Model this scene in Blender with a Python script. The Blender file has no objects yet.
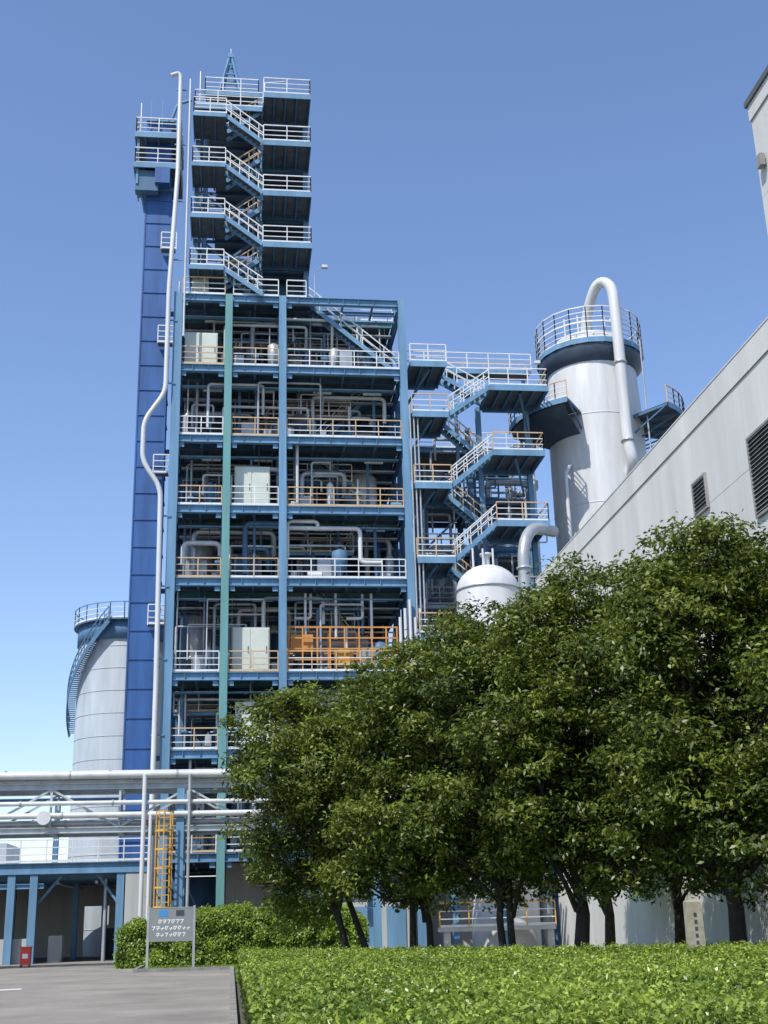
import bpy, math, random
import numpy as np
from mathutils import Vector, Matrix, noise
random.seed(7); np.random.seed(7)
scene=bpy.context.scene
COL=scene.collection
# ------------------------------------------------------------------ materials
def mat(name,c,rough=0.5,metal=0.0,var=0.18,scale=1.5,bump=0.0,streak=False,spec=0.5,dirt=None):
    m=bpy.data.materials.new(name); m.use_nodes=True
    nt=m.node_tree; N=nt.nodes; L=nt.links
    b=N['Principled BSDF']; b.inputs['Roughness'].default_value=rough; b.inputs['Metallic'].default_value=metal
    b.inputs['Specular IOR Level'].default_value=spec
    tc=N.new('ShaderNodeTexCoord'); mp=N.new('ShaderNodeMapping')
    L.new(tc.outputs['Object'],mp.inputs[0])
    mp.inputs['Scale'].default_value=(1,1,0.12) if streak else (1,1,1)
    n=N.new('ShaderNodeTexNoise'); n.inputs['Scale'].default_value=scale; n.inputs['Detail'].default_value=6; n.inputs['Roughness'].default_value=0.65
    L.new(mp.outputs[0],n.inputs['Vector'])
    r=N.new('ShaderNodeValToRGB'); r.color_ramp.elements[0].position=0.3; r.color_ramp.elements[1].position=0.7
    d=dirt if dirt else tuple(x*(1-2*var) for x in c)
    r.color_ramp.elements[0].color=(*d,1); r.color_ramp.elements[1].color=(*[min(1,x*(1+var*0.5)) for x in c],1)
    L.new(n.outputs['Fac'],r.inputs['Fac']); L.new(r.outputs['Color'],b.inputs['Base Color'])
    if bump>0:
        n2=N.new('ShaderNodeTexNoise'); n2.inputs['Scale'].default_value=scale*12; n2.inputs['Detail'].default_value=4
        L.new(tc.outputs['Object'],n2.inputs['Vector'])
        bp=N.new('ShaderNodeBump'); bp.inputs['Strength'].default_value=bump; bp.inputs['Distance'].default_value=0.03
        L.new(n2.outputs['Fac'],bp.inputs['Height']); L.new(bp.outputs[0],b.inputs['Normal'])
    return m
M_BLUE=mat('steel_blue',(0.15,0.30,0.46),0.6,streak=True,var=.15,spec=.35)
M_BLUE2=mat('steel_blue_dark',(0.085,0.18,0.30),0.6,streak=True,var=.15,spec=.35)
M_TEAL=mat('steel_teal',(0.14,0.33,0.33),0.6,streak=True,var=.12,spec=.35)
M_DUCT=mat('duct_blue',(0.03,0.115,0.34),0.5,streak=True,var=.2)
M_WHITE=mat('rail_white',(0.76,0.77,0.76),0.45,var=.1)
M_ORANGE=mat('rail_ochre',(0.62,0.43,0.24),0.5,var=.12)
M_ORANGE2=mat('frame_orange',(0.60,0.27,0.07),0.5,var=.15)
M_YEL=mat('ladder_yellow',(0.70,0.38,0.05),0.5,var=.12)
M_DECK=mat('deck_grating',(0.12,0.145,0.17),0.8,var=.2)
M_DARK=mat('dark_steel',(0.05,0.065,0.08),0.6,var=.2)
M_PIPEW=mat('pipe_cladding',(0.66,0.67,0.67),0.35,0.1,var=.12,streak=True)
M_PIPEG=mat('pipe_grey',(0.44,0.46,0.47),0.35,0.3,var=.15)
M_VESS=mat('vessel_paint',(0.64,0.65,0.65),0.42,0.0,var=.11,streak=True,scale=1.2)
M_SILO=mat('silo_paint',(0.42,0.47,0.51),0.5,0.0,var=.14,streak=True,scale=.9)
M_CAP=mat('cap_dark_blue',(0.05,0.08,0.12),0.5)
M_BOX=mat('cabinet_cream',(0.60,0.65,0.58),0.5,var=.06)
M_WALL=mat('precast_panel',(0.62,0.62,0.59),0.85,var=.09,scale=.6,streak=True,bump=.1,spec=.2)
M_WALLD=mat('coping_dark',(0.10,0.11,0.12),0.7)
M_JOINT=mat('joint_sealant',(0.22,0.22,0.21),0.9)
M_LOUV=mat('louvre_grey',(0.30,0.30,0.28),0.5)
M_ROAD=mat('asphalt_worn',(0.28,0.258,0.225),0.9,var=.17,scale=.35,bump=.5,spec=.2)
M_GROUND=mat('ground_soil',(0.10,0.10,0.07),0.95,var=.2,scale=.3)
M_GRASS=mat('grass_blades',(0.11,0.22,0.03),0.8,var=.3,scale=2.5,bump=.8)
M_KERB=mat('kerb_concrete',(0.26,0.25,0.23),0.9,var=.2,scale=3)
M_PAINT=mat('road_paint',(0.75,0.75,0.73),0.8,var=.15,scale=6)
M_BARK=mat('bark',(0.04,0.032,0.025),0.9,var=.3,scale=6,bump=.6)
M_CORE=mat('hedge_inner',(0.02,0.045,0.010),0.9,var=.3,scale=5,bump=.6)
M_SIGN=mat('sign_panel_grey',(0.23,0.25,0.25),0.5,var=.05)
M_TXT=mat('sign_text',(0.78,0.79,0.79),0.6,var=.03)
M_LOGO=mat('sign_logo_blue',(0.05,0.25,0.55),0.5,var=.03)
M_RED=mat('red_paint',(0.6,0.03,0.02),0.4,var=.1)
M_STONE=mat('marker_stone',(0.38,0.35,0.27),0.9,var=.2,scale=5)
M_CONC=mat('concrete_light',(0.48,0.49,0.48),0.85,var=.12,scale=1.0,streak=True)
M_RACK=mat('rack_paint_pale',(0.48,0.53,0.56),0.6,var=.14,streak=True)

def leafmat(name,c0,c1,rough=0.38,trans=0.25,spec=.5):
    m=bpy.data.materials.new(name); m.use_nodes=True
    nt=m.node_tree; N=nt.nodes; L=nt.links
    b=N['Principled BSDF']; b.inputs['Roughness'].default_value=rough; b.inputs['Specular IOR Level'].default_value=spec
    a=N.new('ShaderNodeAttribute'); a.attribute_name='rnd'
    r=N.new('ShaderNodeValToRGB'); r.color_ramp.elements[0].color=(*c0,1); r.color_ramp.elements[1].color=(*c1,1)
    L.new(a.outputs['Fac'],r.inputs['Fac']); L.new(r.outputs['Color'],b.inputs['Base Color'])
    t=N.new('ShaderNodeBsdfTranslucent'); hs=N.new('ShaderNodeHueSaturation'); hs.inputs['Value'].default_value=1.5
    L.new(r.outputs['Color'],hs.inputs['Color']); L.new(hs.outputs[0],t.inputs['Color'])
    mx=N.new('ShaderNodeMixShader'); mx.inputs[0].default_value=trans
    L.new(b.outputs[0],mx.inputs[1]); L.new(t.outputs[0],mx.inputs[2]); L.new(mx.outputs[0],N['Material Output'].inputs[0])
    return m
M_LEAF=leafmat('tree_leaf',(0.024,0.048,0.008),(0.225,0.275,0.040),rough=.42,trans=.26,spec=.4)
M_HLEAF=leafmat('hedge_leaf',(0.045,0.10,0.008),(0.36,0.46,0.07),rough=.36,trans=.27)
M_BLEAF=leafmat('back_hedge_leaf',(0.06,0.12,0.012),(0.30,0.40,0.05),rough=.42,trans=.28)

# ------------------------------------------------------------------ builders
def empty(name,loc=(0,0,0)):
    e=bpy.data.objects.new(name,None); COL.objects.link(e); e.location=loc; return e
class MB:
    def __init__(s,name,mats,parent=None):
        s.n=name; s.mats=mats; s.p=parent; s.v=[]; s.f=[]; s.mi=[]; s.sm=[]
    def _m(s,m):
        if m not in s.mats: s.mats.append(m)
        return s.mats.index(m)
    def add(s,vs,fs,m,smooth=False):
        o=len(s.v); s.v+= [tuple(v) for v in vs]; k=s._m(m)
        for f in fs: s.f.append([i+o for i in f]); s.mi.append(k); s.sm.append(smooth)
    def box(s,x0,x1,y0,y1,z0,z1,m):
        if x0>x1:x0,x1=x1,x0
        if y0>y1:y0,y1=y1,y0
        if z0>z1:z0,z1=z1,z0
        s.add([(x0,y0,z0),(x1,y0,z0),(x1,y1,z0),(x0,y1,z0),(x0,y0,z1),(x1,y0,z1),(x1,y1,z1),(x0,y1,z1)],
          [(0,3,2,1),(4,5,6,7),(0,1,5,4),(1,2,6,5),(2,3,7,6),(3,0,4,7)],m)
    def beam(s,p,q,w,h,m):
        p=Vector(p);q=Vector(q);d=(q-p).normalized()
        up=Vector((0,0,1)) if abs(d.z)<.98 else Vector((0,1,0))
        a=d.cross(up).normalized()*w/2; b=a.cross(d).normalized()*h/2
        vs=[p-a-b,p+a-b,p+a+b,p-a+b,q-a-b,q+a-b,q+a+b,q-a+b]
        s.add(vs,[(0,1,2,3),(7,6,5,4),(0,4,5,1),(1,5,6,2),(2,6,7,3),(3,7,4,0)],m)
    def ibeam(s,p,q,w,h,m,t=.035):
        p=Vector(p);q=Vector(q);z=Vector((0,0,h/2-t/2))
        s.beam(p+z,q+z,w,t,m); s.beam(p-z,q-z,w,t,m); s.beam(p,q,t,h-2*t-.002,m)
    def icol(s,x,y,z0,z1,w,m,t=.04):
        s.box(x-w/2,x+w/2,y-w/2,y-w/2+t,z0,z1,m); s.box(x-w/2,x+w/2,y+w/2-t,y+w/2,z0,z1,m)
        s.box(x-t/2,x+t/2,y-w/2+t+.001,y+w/2-t-.001,z0,z1,m)
    def tube(s,pts,r,m,n=10,bend=0.0,r1=None):
        P=[Vector(p) for p in pts]
        if bend>0 and len(P)>2:
            Q=[P[0]]
            for i in range(1,len(P)-1):
                a,b,c=P[i-1],P[i],P[i+1]
                da=min(bend,(a-b).length*.48); dc=min(bend,(c-b).length*.48)
                A=b+(a-b).normalized()*da; C=b+(c-b).normalized()*dc
                for k in range(7):
                    t=k/6; Q.append(A*(1-t)**2+b*2*t*(1-t)+C*t*t)
            Q.append(P[-1]); P=Q
        vs=[];fs=[]; prev=None; K=len(P)
        for i,p in enumerate(P):
            d=(P[min(i+1,K-1)]-P[max(i-1,0)]).normalized()
            if prev is None:
                u=d.orthogonal().normalized()
            else:
                u=(prev-d*prev.dot(d)).normalized()
            prev=u; w=d.cross(u)
            rr=r if r1 is None else r+(r1-r)*i/(K-1)
            for k in range(n):
                a=2*math.pi*k/n; vs.append(p+u*math.cos(a)*rr+w*math.sin(a)*rr)
        for i in range(K-1):
            for k in range(n):
                k2=(k+1)%n; fs.append((i*n+k,i*n+k2,(i+1)*n+k2,(i+1)*n+k))
        s.add(vs,fs,m,n>6)
        s.add([vs[k] for k in range(n)],[tuple(range(n-1,-1,-1))],m)
        s.add([vs[(K-1)*n+k] for k in range(n)],[tuple(range(n))],m)
    def rev(s,cx,cy,prof,m,n=40,smooth=True,a0=0,a1=2*math.pi):
        full=abs(a1-a0-2*math.pi)<1e-6
        cnt=n if full else n+1
        vs=[];fs=[]
        for (r,z) in prof:
            for k in range(cnt):
                a=a0+(a1-a0)*k/n; vs.append((cx+r*math.cos(a),cy+r*math.sin(a),z))
        for i in range(len(prof)-1):
            for k in range(n):
                k2=(k+1)%cnt; fs.append((i*cnt+k,i*cnt+k2,(i+1)*cnt+k2,(i+1)*cnt+k))
        s.add(vs,fs,m,smooth)
    def rail(s,p,q,mt=None,mm=None,h=1.1,toe=True,sp=1.3,r=.03):
        mt=mt or M_WHITE; mm=mm or M_WHITE
        p=Vector(p);q=Vector(q);L=(q-p).length
        if L<.05: return
        n=max(1,round(L/sp)); Z=Vector((0,0,1))
        s.beam(p+Z*h,q+Z*h,2*r,2*r,mt)
        s.beam(p+Z*h*.66,q+Z*h*.66,1.5*r,1.5*r,mm); s.beam(p+Z*h*.34,q+Z*h*.34,1.5*r,1.5*r,mm)
        if toe: s.beam(p+Z*.06,q+Z*.06,.02,.11,mm)
        for i in range(n+1):
            a=p+(q-p)*(i/n)
            s.beam(a-Z*.05,a+Z*(h-r-.001),1.8*r,1.8*r,mt)
    def ringrail(s,cx,cy,r,z,a0,a1,n,m=None):
        pts=[(cx+r*math.cos(a0+(a1-a0)*k/n),cy+r*math.sin(a0+(a1-a0)*k/n),z) for k in range(n+1)]
        for k in range(n): s.rail(pts[k],pts[k+1],m,M_WHITE,sp=5)
    def stair(s,p,q,w,ms=None,mr=None):
        ms=ms or M_BLUE
        p=Vector(p);q=Vector(q);Y=Vector((0,w/2,0)); Z=Vector((0,0,1))
        for sg in (-1,1):
            s.beam(p+Y*sg-Z*.1,q+Y*sg-Z*.1,.04,.28,ms)
            a=p+Y*sg;b=q+Y*sg
            s.beam(a+Z*1.0,b+Z*1.0,.06,.06,mr or M_WHITE); s.beam(a+Z*.55,b+Z*.55,.045,.045,M_WHITE)
            for i in range(4):
                c=a+(b-a)*((i+.5)/4); s.beam(c,c+Z*.97,.045,.045,mr or M_WHITE)
        n=max(3,int(abs(q.z-p.z)/.2))
        for i in range(1,n):
            c=p+(q-p)*(i/n); s.box(c.x-.13,c.x+.13,c.y-w/2+.025,c.y+w/2-.025,c.z-.02,c.z+.02,M_DECK)
    def done(s):
        me=bpy.data.meshes.new(s.n); me.from_pydata(s.v,[],s.f)
        for m in s.mats: me.materials.append(m)
        me.polygons.foreach_set('material_index',s.mi); me.polygons.foreach_set('use_smooth',s.sm)
        me.update()
        o=bpy.data.objects.new(s.n,me); COL.objects.link(o)
        if s.p: o.parent=s.p
        return o
def U(a,b): return random.uniform(a,b)

# ------------------------------------------------------------------ ground
g=MB('ground',[]); g.add([(-1500,-300,0),(1500,-300,0),(1500,2500,0),(-1500,2500,0)],[(0,1,2,3)],M_GROUND); g.done()
r=MB('road',[]); r.add([(-40,-20,.004),(0.0,-20,.004),(0.0,49.2,.004),(-3.6,49.2,.004),(-3.6,56,.004),(-5.6,57.2,.004),(-5.6,64,.004),(-40,64,.004)],[tuple(range(8))],M_ROAD); r.done()
yd=MB('plant_yard_pavement',[]); yd.add([(-40,64,.008),(40,64,.008),(40,110,.008),(-40,110,.008)],[(0,1,2,3)],M_ROAD)
yd.add([(-5.6,56.4,.012),(14,56.4,.012),(14,63.99,.012),(-5.6,63.99,.012)],[(0,1,2,3)],M_ROAD); yd.done()
mk=MB('road_marking',[]); 
mk.add([(-9.5,36.6,.008),(-5.9,38.3,.008),(-6.0,38.9,.008),(-9.5,37.2,.008)],[(0,1,2,3)],M_PAINT)
mk.done()
gr=MB('grass',[]); gr.add([(0.14,38,.02),(14,22,.02),(14,56,.02),(-5.4,56.0,.02),(-3.45,55.9,.02),(-3.45,49.4,.02),(0.14,49.4,.02)],[tuple(range(7))],M_GRASS); gr.done()
kb=MB('kerb',[])
kb.box(0.0,.13,5,49.4,0,.13,M_KERB); kb.box(-3.6,-.001,49.25,49.38,0,.13,M_KERB); kb.box(-3.6,-3.47,49.381,56,0,.13,M_KERB); kb.done()

# ------------------------------------------------------------------ foliage helper
def leafmesh(name,C,Nn,Ls,Ws,material,parent=None,rnd=None):
    n=len(C)
    Nn=Nn/np.linalg.norm(Nn,axis=1,keepdims=True)
    R=np.random.normal(size=(n,3)); T=np.cross(Nn,R); T/=np.linalg.norm(T,axis=1,keepdims=True)+1e-9
    Bv=np.cross(Nn,T)
    Ls=Ls[:,None];Ws=Ws[:,None]
    V=np.empty((n,4,3))
    V[:,0]=C-T*Ls-Nn*Ls*.15; V[:,1]=C+Bv*Ws+Nn*Ws*.3; V[:,2]=C+T*Ls-Nn*Ls*.15; V[:,3]=C-Bv*Ws+Nn*Ws*.3
    me=bpy.data.meshes.new(name)
    me.vertices.add(n*4); me.vertices.foreach_set('co',V.reshape(-1).astype(np.float32))
    me.loops.add(n*4); me.loops.foreach_set('vertex_index',np.arange(n*4,dtype=np.int32))
    me.polygons.add(n); me.polygons.foreach_set('loop_start',np.arange(0,n*4,4,dtype=np.int32))
    me.polygons.foreach_set('loop_total',np.full(n,4,dtype=np.int32))
    me.materials.append(material)
    at=me.attributes.new('rnd','FLOAT','FACE')
    if rnd is None: rnd=np.random.rand(n)
    at.data.foreach_set('value',rnd.astype(np.float32))
    me.update(calc_edges=True); me.validate()
    o=bpy.data.objects.new(name,me); COL.objects.link(o)
    if parent: o.parent=parent
    return o

def tree(tx,ty,cx,cy,rx,ry,z0,z1,nl=26,dens=1.0,stems=1,lo=.36):
    E=empty('evergreen_tree')
    cz=(z0+z1)/2; rz=(z1-z0)/2
    lobes=[]
    ga=math.pi*(3-math.sqrt(5))
    for i in range(nl):
        t=1-2*(i+.5)/nl; a=i*ga+U(-.5,.5); h=math.sqrt(1-t*t)
        if t<0: h=h**.5
        k=U(.58,.84)
        lr=U(.24,.42)*rx
        lobes.append((cx+h*math.cos(a)*rx*k,cy+h*math.sin(a)*ry*k,cz+t*rz*U(.68,.88),lr))
    lobes+=[(cx,cy,cz,rx*.5),(cx,cy,cz+rz*.4,rx*.42),(cx,cy,cz-rz*.35,rx*.45)]
    tb=MB('trunk',[],E)
    zt=z0+.6
    for sidx in range(stems):
        bx=tx+(U(-.25,.25) if stems>1 else 0)+sidx*.35; top=Vector((cx*.5+bx*.5+U(-.3,.3),cy*.5+ty*.5,zt+1.0))
        base=Vector((bx,ty,-.1))
        mid=base.lerp(top,.5)+Vector((U(-.2,.2),U(-.1,.1),0))
        R=.19 if stems==1 else .10
        tb.tube([base,base.lerp(mid,.5)+Vector((U(-.05,.05),0,0)),mid,mid.lerp(top,.5),top],R*1.15,M_BARK,n=9,r1=R*.7)
        for j,l in enumerate(lobes):
            if j%stems!=sidx: continue
            st=base.lerp(top,U(.5,1.0)) if l[2]<cz else top
            e=Vector(l[:3]); mm=st.lerp(e,.5)+Vector((U(-.15,.15),U(-.15,.15),U(-.35,.05)))
            tb.tube([st,st.lerp(mm,.5)+Vector((0,0,.08)),mm,e],.065,M_BARK,n=6,r1=.02)
            for q in range(3):
                e2=e+Vector((U(-1,1),U(-1,1),U(-.5,1)))*l[3]*.8
                tb.tube([mm,mm.lerp(e2,.5)+Vector((0,0,.05)),e2],.028,M_BARK,n=5,r1=.008)
    tb.done()
    C=[];Nn=[];Rn=[];
    for (lx,ly,lz,lr) in lobes:
        nc=int(70*dens*(lr/1.1)**1.8)+9
        tone=U(-.2,.2)
        for c in range(nc):
            d=np.random.normal(size=3); d/=np.linalg.norm(d)
            if d[2]<-.5 and random.random()<.6: continue
            rr=lr*U(.6,1.15)*(1+.6*noise.noise(Vector((lx+d[0]*1.5,ly+d[1]*1.5,lz+d[2]*1.5))*.9))
            p=np.array((lx,ly,lz))+d*rr*np.array((1.05,1.05,.8))
            if noise.noise(Vector(p)*1.0+Vector((5,0,0)))>.30: continue
            if p[2]<z0-.4: continue
            k=random.randint(26,56)
            ct=U(-.15,.15)
            off=np.random.normal(size=(k,3))*np.array((.18,.18,.10))*U(.7,1.35)
            C.append(p+off); 
            nn=d*.6+np.array((0,0,.7))+np.random.normal(size=(k,3))*.6
            Nn.append(nn); Rn.append(np.clip(np.random.normal(lo+tone+ct,.22,size=k),0,1))
    C=np.vstack(C);Nn=np.vstack(Nn);Rn=np.concatenate(Rn)
    n=len(C)
    leafmesh('crown_foliage',C,Nn,np.random.uniform(.055,.11,n),np.random.uniform(.024,.043,n),M_LEAF,E,Rn)
    return n
tot=0
tot+=tree(3.4,37.5,2.2,37.5,2.5,2.4,1.3,9.2,stems=3,nl=28,lo=.46)
tot+=tree(5.3,36,4.9,35.4,2.5,2.4,1.4,9.1,stems=2,nl=28,lo=.45)
tot+=tree(7.2,33,6.7,33,2.8,2.6,1.6,10.0,stems=2,nl=30,lo=.42)
tot+=tree(8.5,31,8.9,30.6,2.95,2.7,1.7,10.7,nl=32,lo=.42)
tot+=tree(11.1,27.2,11.2,27.2,3.1,3.0,1.8,10.6,nl=34,dens=1.05,lo=.38)
tot+=tree(13.7,24.6,13.3,24.8,2.5,2.8,1.8,10.7,nl=26,lo=.38)
tot+=tree(13.2,37,13.2,37,2.4,3.2,1.6,9.6,nl=22,dens=.8)
tot+=tree(13.4,45,13.4,45,2.3,3.6,1.6,9.6,nl=22,dens=.7)
print('tree leaves',tot)

# ------------------------------------------------------------------ hedges
def fnoise(x,y,s=1.0): return noise.noise(Vector((x*s,y*s,3.1)))
def farY(x): return 37.2-(x-.2)*1.02
HE=empty('trimmed_hedge')
hb=MB('hedge_body',[],HE)
xs=np.arange(.34,13.6,.3); 
def htop(x,y): return .84+.06*fnoise(x,y,.5)+.06*fnoise(x,y,1.7)+.08*fnoise(x,y,4.0)
vs=[];fs=[];nx=len(xs); ny=110
for i,x in enumerate(xs):
    y0=6.0; y1=farY(x)
    for j in range(ny):
        y=y0+(y1-y0)*j/(ny-1); vs.append((x,y,htop(x,y)-.07))
for i in range(nx-1):
    for j in range(ny-1):
        fs.append((i*ny+j,(i+1)*ny+j,(i+1)*ny+j+1,i*ny+j+1))
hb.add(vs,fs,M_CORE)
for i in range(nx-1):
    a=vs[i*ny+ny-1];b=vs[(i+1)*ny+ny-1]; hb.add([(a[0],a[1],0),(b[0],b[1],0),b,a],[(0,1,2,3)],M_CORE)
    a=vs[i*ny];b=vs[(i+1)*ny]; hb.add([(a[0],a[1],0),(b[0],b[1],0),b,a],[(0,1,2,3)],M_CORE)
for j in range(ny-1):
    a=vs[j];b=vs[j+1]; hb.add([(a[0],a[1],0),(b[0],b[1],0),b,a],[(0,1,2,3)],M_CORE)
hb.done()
N=420000
X=np.random.uniform(.2,13.4,N); Yv=6+ (np.random.rand(N)**0.95)*31
ok=(Yv<37.3-(X-.2)*1.02)&(X<Yv*.50+.6)&(Yv>8.5)
X=X[ok];Yv=Yv[ok]; n=len(X)
h=np.array([htop(a,b) for a,b in zip(X,Yv)])
cl=np.array([fnoise(a,b,3.3) for a,b in zip(X,Yv)])
cb=np.array([fnoise(a+40,b,.45) for a,b in zip(X,Yv)])
Z=h+np.random.normal(0,.04,n)+cl*.07
keep=(cl+np.random.normal(0,.25,n))>-.42
Nn=np.random.normal(size=(n,3))*.75+np.array((0,0,1.0))
rn=np.clip(np.random.normal(.47,.27,n)+cl*.6+cb*.35,0,1)
leafmesh('hedge_leaves',np.stack([X,Yv,Z],1)[keep],Nn[keep],np.random.uniform(.020,.042,n)[keep],np.random.uniform(.011,.021,n)[keep],M_HLEAF,HE,rn[keep])
n=16000
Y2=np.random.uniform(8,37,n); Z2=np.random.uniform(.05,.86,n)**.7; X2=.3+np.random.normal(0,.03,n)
leafmesh('hedge_side_leaves',np.stack([X2,Y2,Z2],1),np.random.normal(size=(n,3))*.6+np.array((-.6,0,-.3)),np.random.uniform(.02,.04,n),np.random.uniform(.01,.02,n),M_LEAF,HE,np.random.uniform(0,.35,n))  # shade of the hedge's road side is painted in: only dark leaf tones

def bushhedge(x0,x1,y0,y1,h,n=26000):
    E=empty('garden_hedge')
    b=MB('hedge_body',[],E)
    L=int((x1-x0)/.3); prof=[(y0+.12,0),(y0+.05,h*.5),(y0+.15,h*.8),(y0+.4,h*.93),((y0+y1)/2,h*.97),(y1-.4,h*.93),(y1-.1,h*.7),(y1-.1,0)]
    vv=[];ff=[]
    for i in range(L+1):
        x=x0+.15+(x1-x0-.3)*i/L
        e=1-.25*max(0,1-min(i,L-i)/2.0)
        for (yy,zz) in prof: vv.append((x,yy+.1*fnoise(x,zz,1.3),zz*e*(1+.07*fnoise(x,yy,.8))-(.05 if zz>0 else 0)))
    P=len(prof)
    for i in range(L):
        for j in range(P-1): ff.append((i*P+j,(i+1)*P+j,(i+1)*P+j+1,i*P+j+1))
    ff.append(tuple(range(P))); ff.append(tuple(L*P+j for j in range(P-1,-1,-1)))
    b.add(vv,ff,M_CORE); b.done()
    xs=np.random.uniform(x0,x1,n); t=np.random.rand(n)
    C=np.empty((n,3));NN=np.empty((n,3));cl=np.empty(n)
    for i in range(n):
        x=xs[i]; d=min(x-x0,x1-x)/.6; e=1-.25*max(0,1-d)
        hh=h*e*(1+.14*fnoise(x,2,.8)+.10*fnoise(x,7,2.5))
        if t[i]<.5:
            zz=t[i]*2*hh*.95; bl=fnoise(x,zz+9,2.2); C[i]=(x,y0+.02-.3*bl,zz); NN[i]=(0,-1,.5)
        else:
            y=y0+(y1-y0)*(t[i]-.5)*2; ed=min(y-y0,y1-y); bl=fnoise(x,y,2.2); C[i]=(x,y,hh*(1-.12*max(0,1-ed/.4))+.18*bl); NN[i]=(0,-.1,1)
        cl[i]=bl
    C+=np.random.normal(size=(n,3))*.08
    leafmesh('hedge_leaves',C,NN+np.random.normal(size=(n,3))*.7,np.random.uniform(.045,.08,n),np.random.uniform(.022,.04,n),M_BLEAF,E,np.clip(np.random.normal(.45,.26,n)+cl*.6,0,1))
bushhedge(-4.6,-1.6,54.2,56.0,1.75)
bushhedge(-1.9,5.6,53.2,55.8,2.15,46000)
n=36000
Xg=np.random.uniform(-3.4,8,n);Yg=np.random.uniform(36,54,n); ok=(Yg>49.5)|(Xg>.2); Xg=Xg[ok];Yg=Yg[ok];n=len(Xg)
leafmesh('grass_tufts',np.stack([Xg,Yg,np.random.uniform(.03,.09,n)],1),np.random.normal(size=(n,3))+np.array((0,0,.3)),np.random.uniform(.04,.08,n),np.random.uniform(.01,.02,n),M_BLEAF)

# ------------------------------------------------------------------ process tower
PT=empty('process_tower')
FX=[-3.5,-.55,2.6,9.7]; FY=[65,71,77,83]; FZ=[5.1,10.3,14.4,19.6,23.8,28.0,32.4,36.95]
TOPZ=FZ[-1]
fr=MB('steel_frame',[],PT)
for j,y in enumerate(FY):
    for i,x in enumerate(FX):
        m=M_TEAL if (i==1 and j==0) else M_BLUE
        w=.42 if i else .5
        if j==0: fr.icol(x,y,0,TOPZ,w,m)
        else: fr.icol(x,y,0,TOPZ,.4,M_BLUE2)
for k,z in enumerate(FZ):
    for j,y in enumerate(FY):
        for i in range(3):
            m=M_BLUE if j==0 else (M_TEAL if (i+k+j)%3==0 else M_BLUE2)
            fr.ibeam((FX[i]+.22,y,z-.24),(FX[i+1]-.22,y,z-.24),.3,.44,m)
            if j==0:
                fr.box(FX[i]+.26,FX[i]+.55,y-.04,y-.015,z-.75,z-.47,m); fr.box(FX[i+1]-.55,FX[i+1]-.26,y-.04,y-.015,z-.75,z-.47,m)
                for q in range(1,int((FX[i+1]-FX[i])/.9)): 
                    xx=FX[i]+q*.9; fr.box(xx,xx+.02,y-.14,y-.02,z-.42,z-.07,m)
    for i,x in enumerate(FX):
        for j in range(3):
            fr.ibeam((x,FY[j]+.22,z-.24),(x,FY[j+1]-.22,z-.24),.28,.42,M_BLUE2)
    for j in range(3):
        for q in range(1,4):
            yy=FY[j]+(FY[j+1]-FY[j])*q/4
            fr.ibeam((FX[0]+.2,yy,z-.17),(FX[3]-.2,yy,z-.17),.14,.24,M_TEAL if q==2 else M_BLUE2,t=.02)
    for x in (-2,1,4.4,6.2,8.0):
        fr.ibeam((x,FY[0]+.2,z-.34),(x,FY[3]-.2,z-.34),.12,.1,M_BLUE2,t=.02)
for k in range(len(FZ)-1):
    z0,z1=FZ[k],FZ[k+1]
    for (a,b,y) in ((0,1,71),(2,3,77),(1,2,71)):
        if (k+a)%2==0: fr.beam((FX[a],y+.3,z0),(FX[b],y+.3,z1-.4),.14,.14,M_TEAL if k%2 else M_BLUE2)
        else: fr.beam((FX[b],y+.3,z0),(FX[a],y+.3,z1-.4),.14,.14,M_BLUE2)
    for x in (FX[0],FX[3]):
        fr.beam((x,65.3,z0),(x,70.7,z1-.4),.14,.14,M_BLUE)
        fr.beam((x,76.7,z0),(x,71.3,z1-.4),.14,.14,M_BLUE2)
    for q in range(3):
        x=U(-3,9); y=U(66.5,69); fr.icol(x,y,z0,z1-.45,.16,M_BLUE2,t=.02)
    zm=z0+(z1-z0)*U(.5,.62); xa=random.choice([FX[0],FX[2]]); xb={FX[0]:FX[1],FX[2]:6.8}[xa]
    fr.ibeam((xa+.25,67.6,zm),(xb,67.6,zm),.15,.2,M_BLUE,t=.02); fr.box(xa+.25,xb,67.7,69.6,zm+.1,zm+.13,M_DECK)
    fr.rail((xa+.25,67.65,zm+.13),(xb,67.65,zm+.13),M_WHITE,M_ORANGE)
fr.done()
dk=MB('floor_decks',[],PT)
for k,z in enumerate(FZ):
    if k<7:
        dk.box(FX[0]+.2,FX[3]-.2,65.22,82.9,z-.03,z+.01,M_DECK)
    else:
        dk.box(FX[0]+.2,4.4,65.22,82.9,z-.03,z+.01,M_DECK); dk.box(4.41,FX[3]-.2,68.2,82.9,z-.03,z+.01,M_DECK)
for k in range(8):
    zb=0 if k==0 else FZ[k-1]
    dk.box(FX[0]+.25,FX[3]-.25,83.25,83.3,zb,FZ[k]-.5,M_BLUE2)
dk.done()
rl=MB('floor_railings',[],PT)
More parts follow.
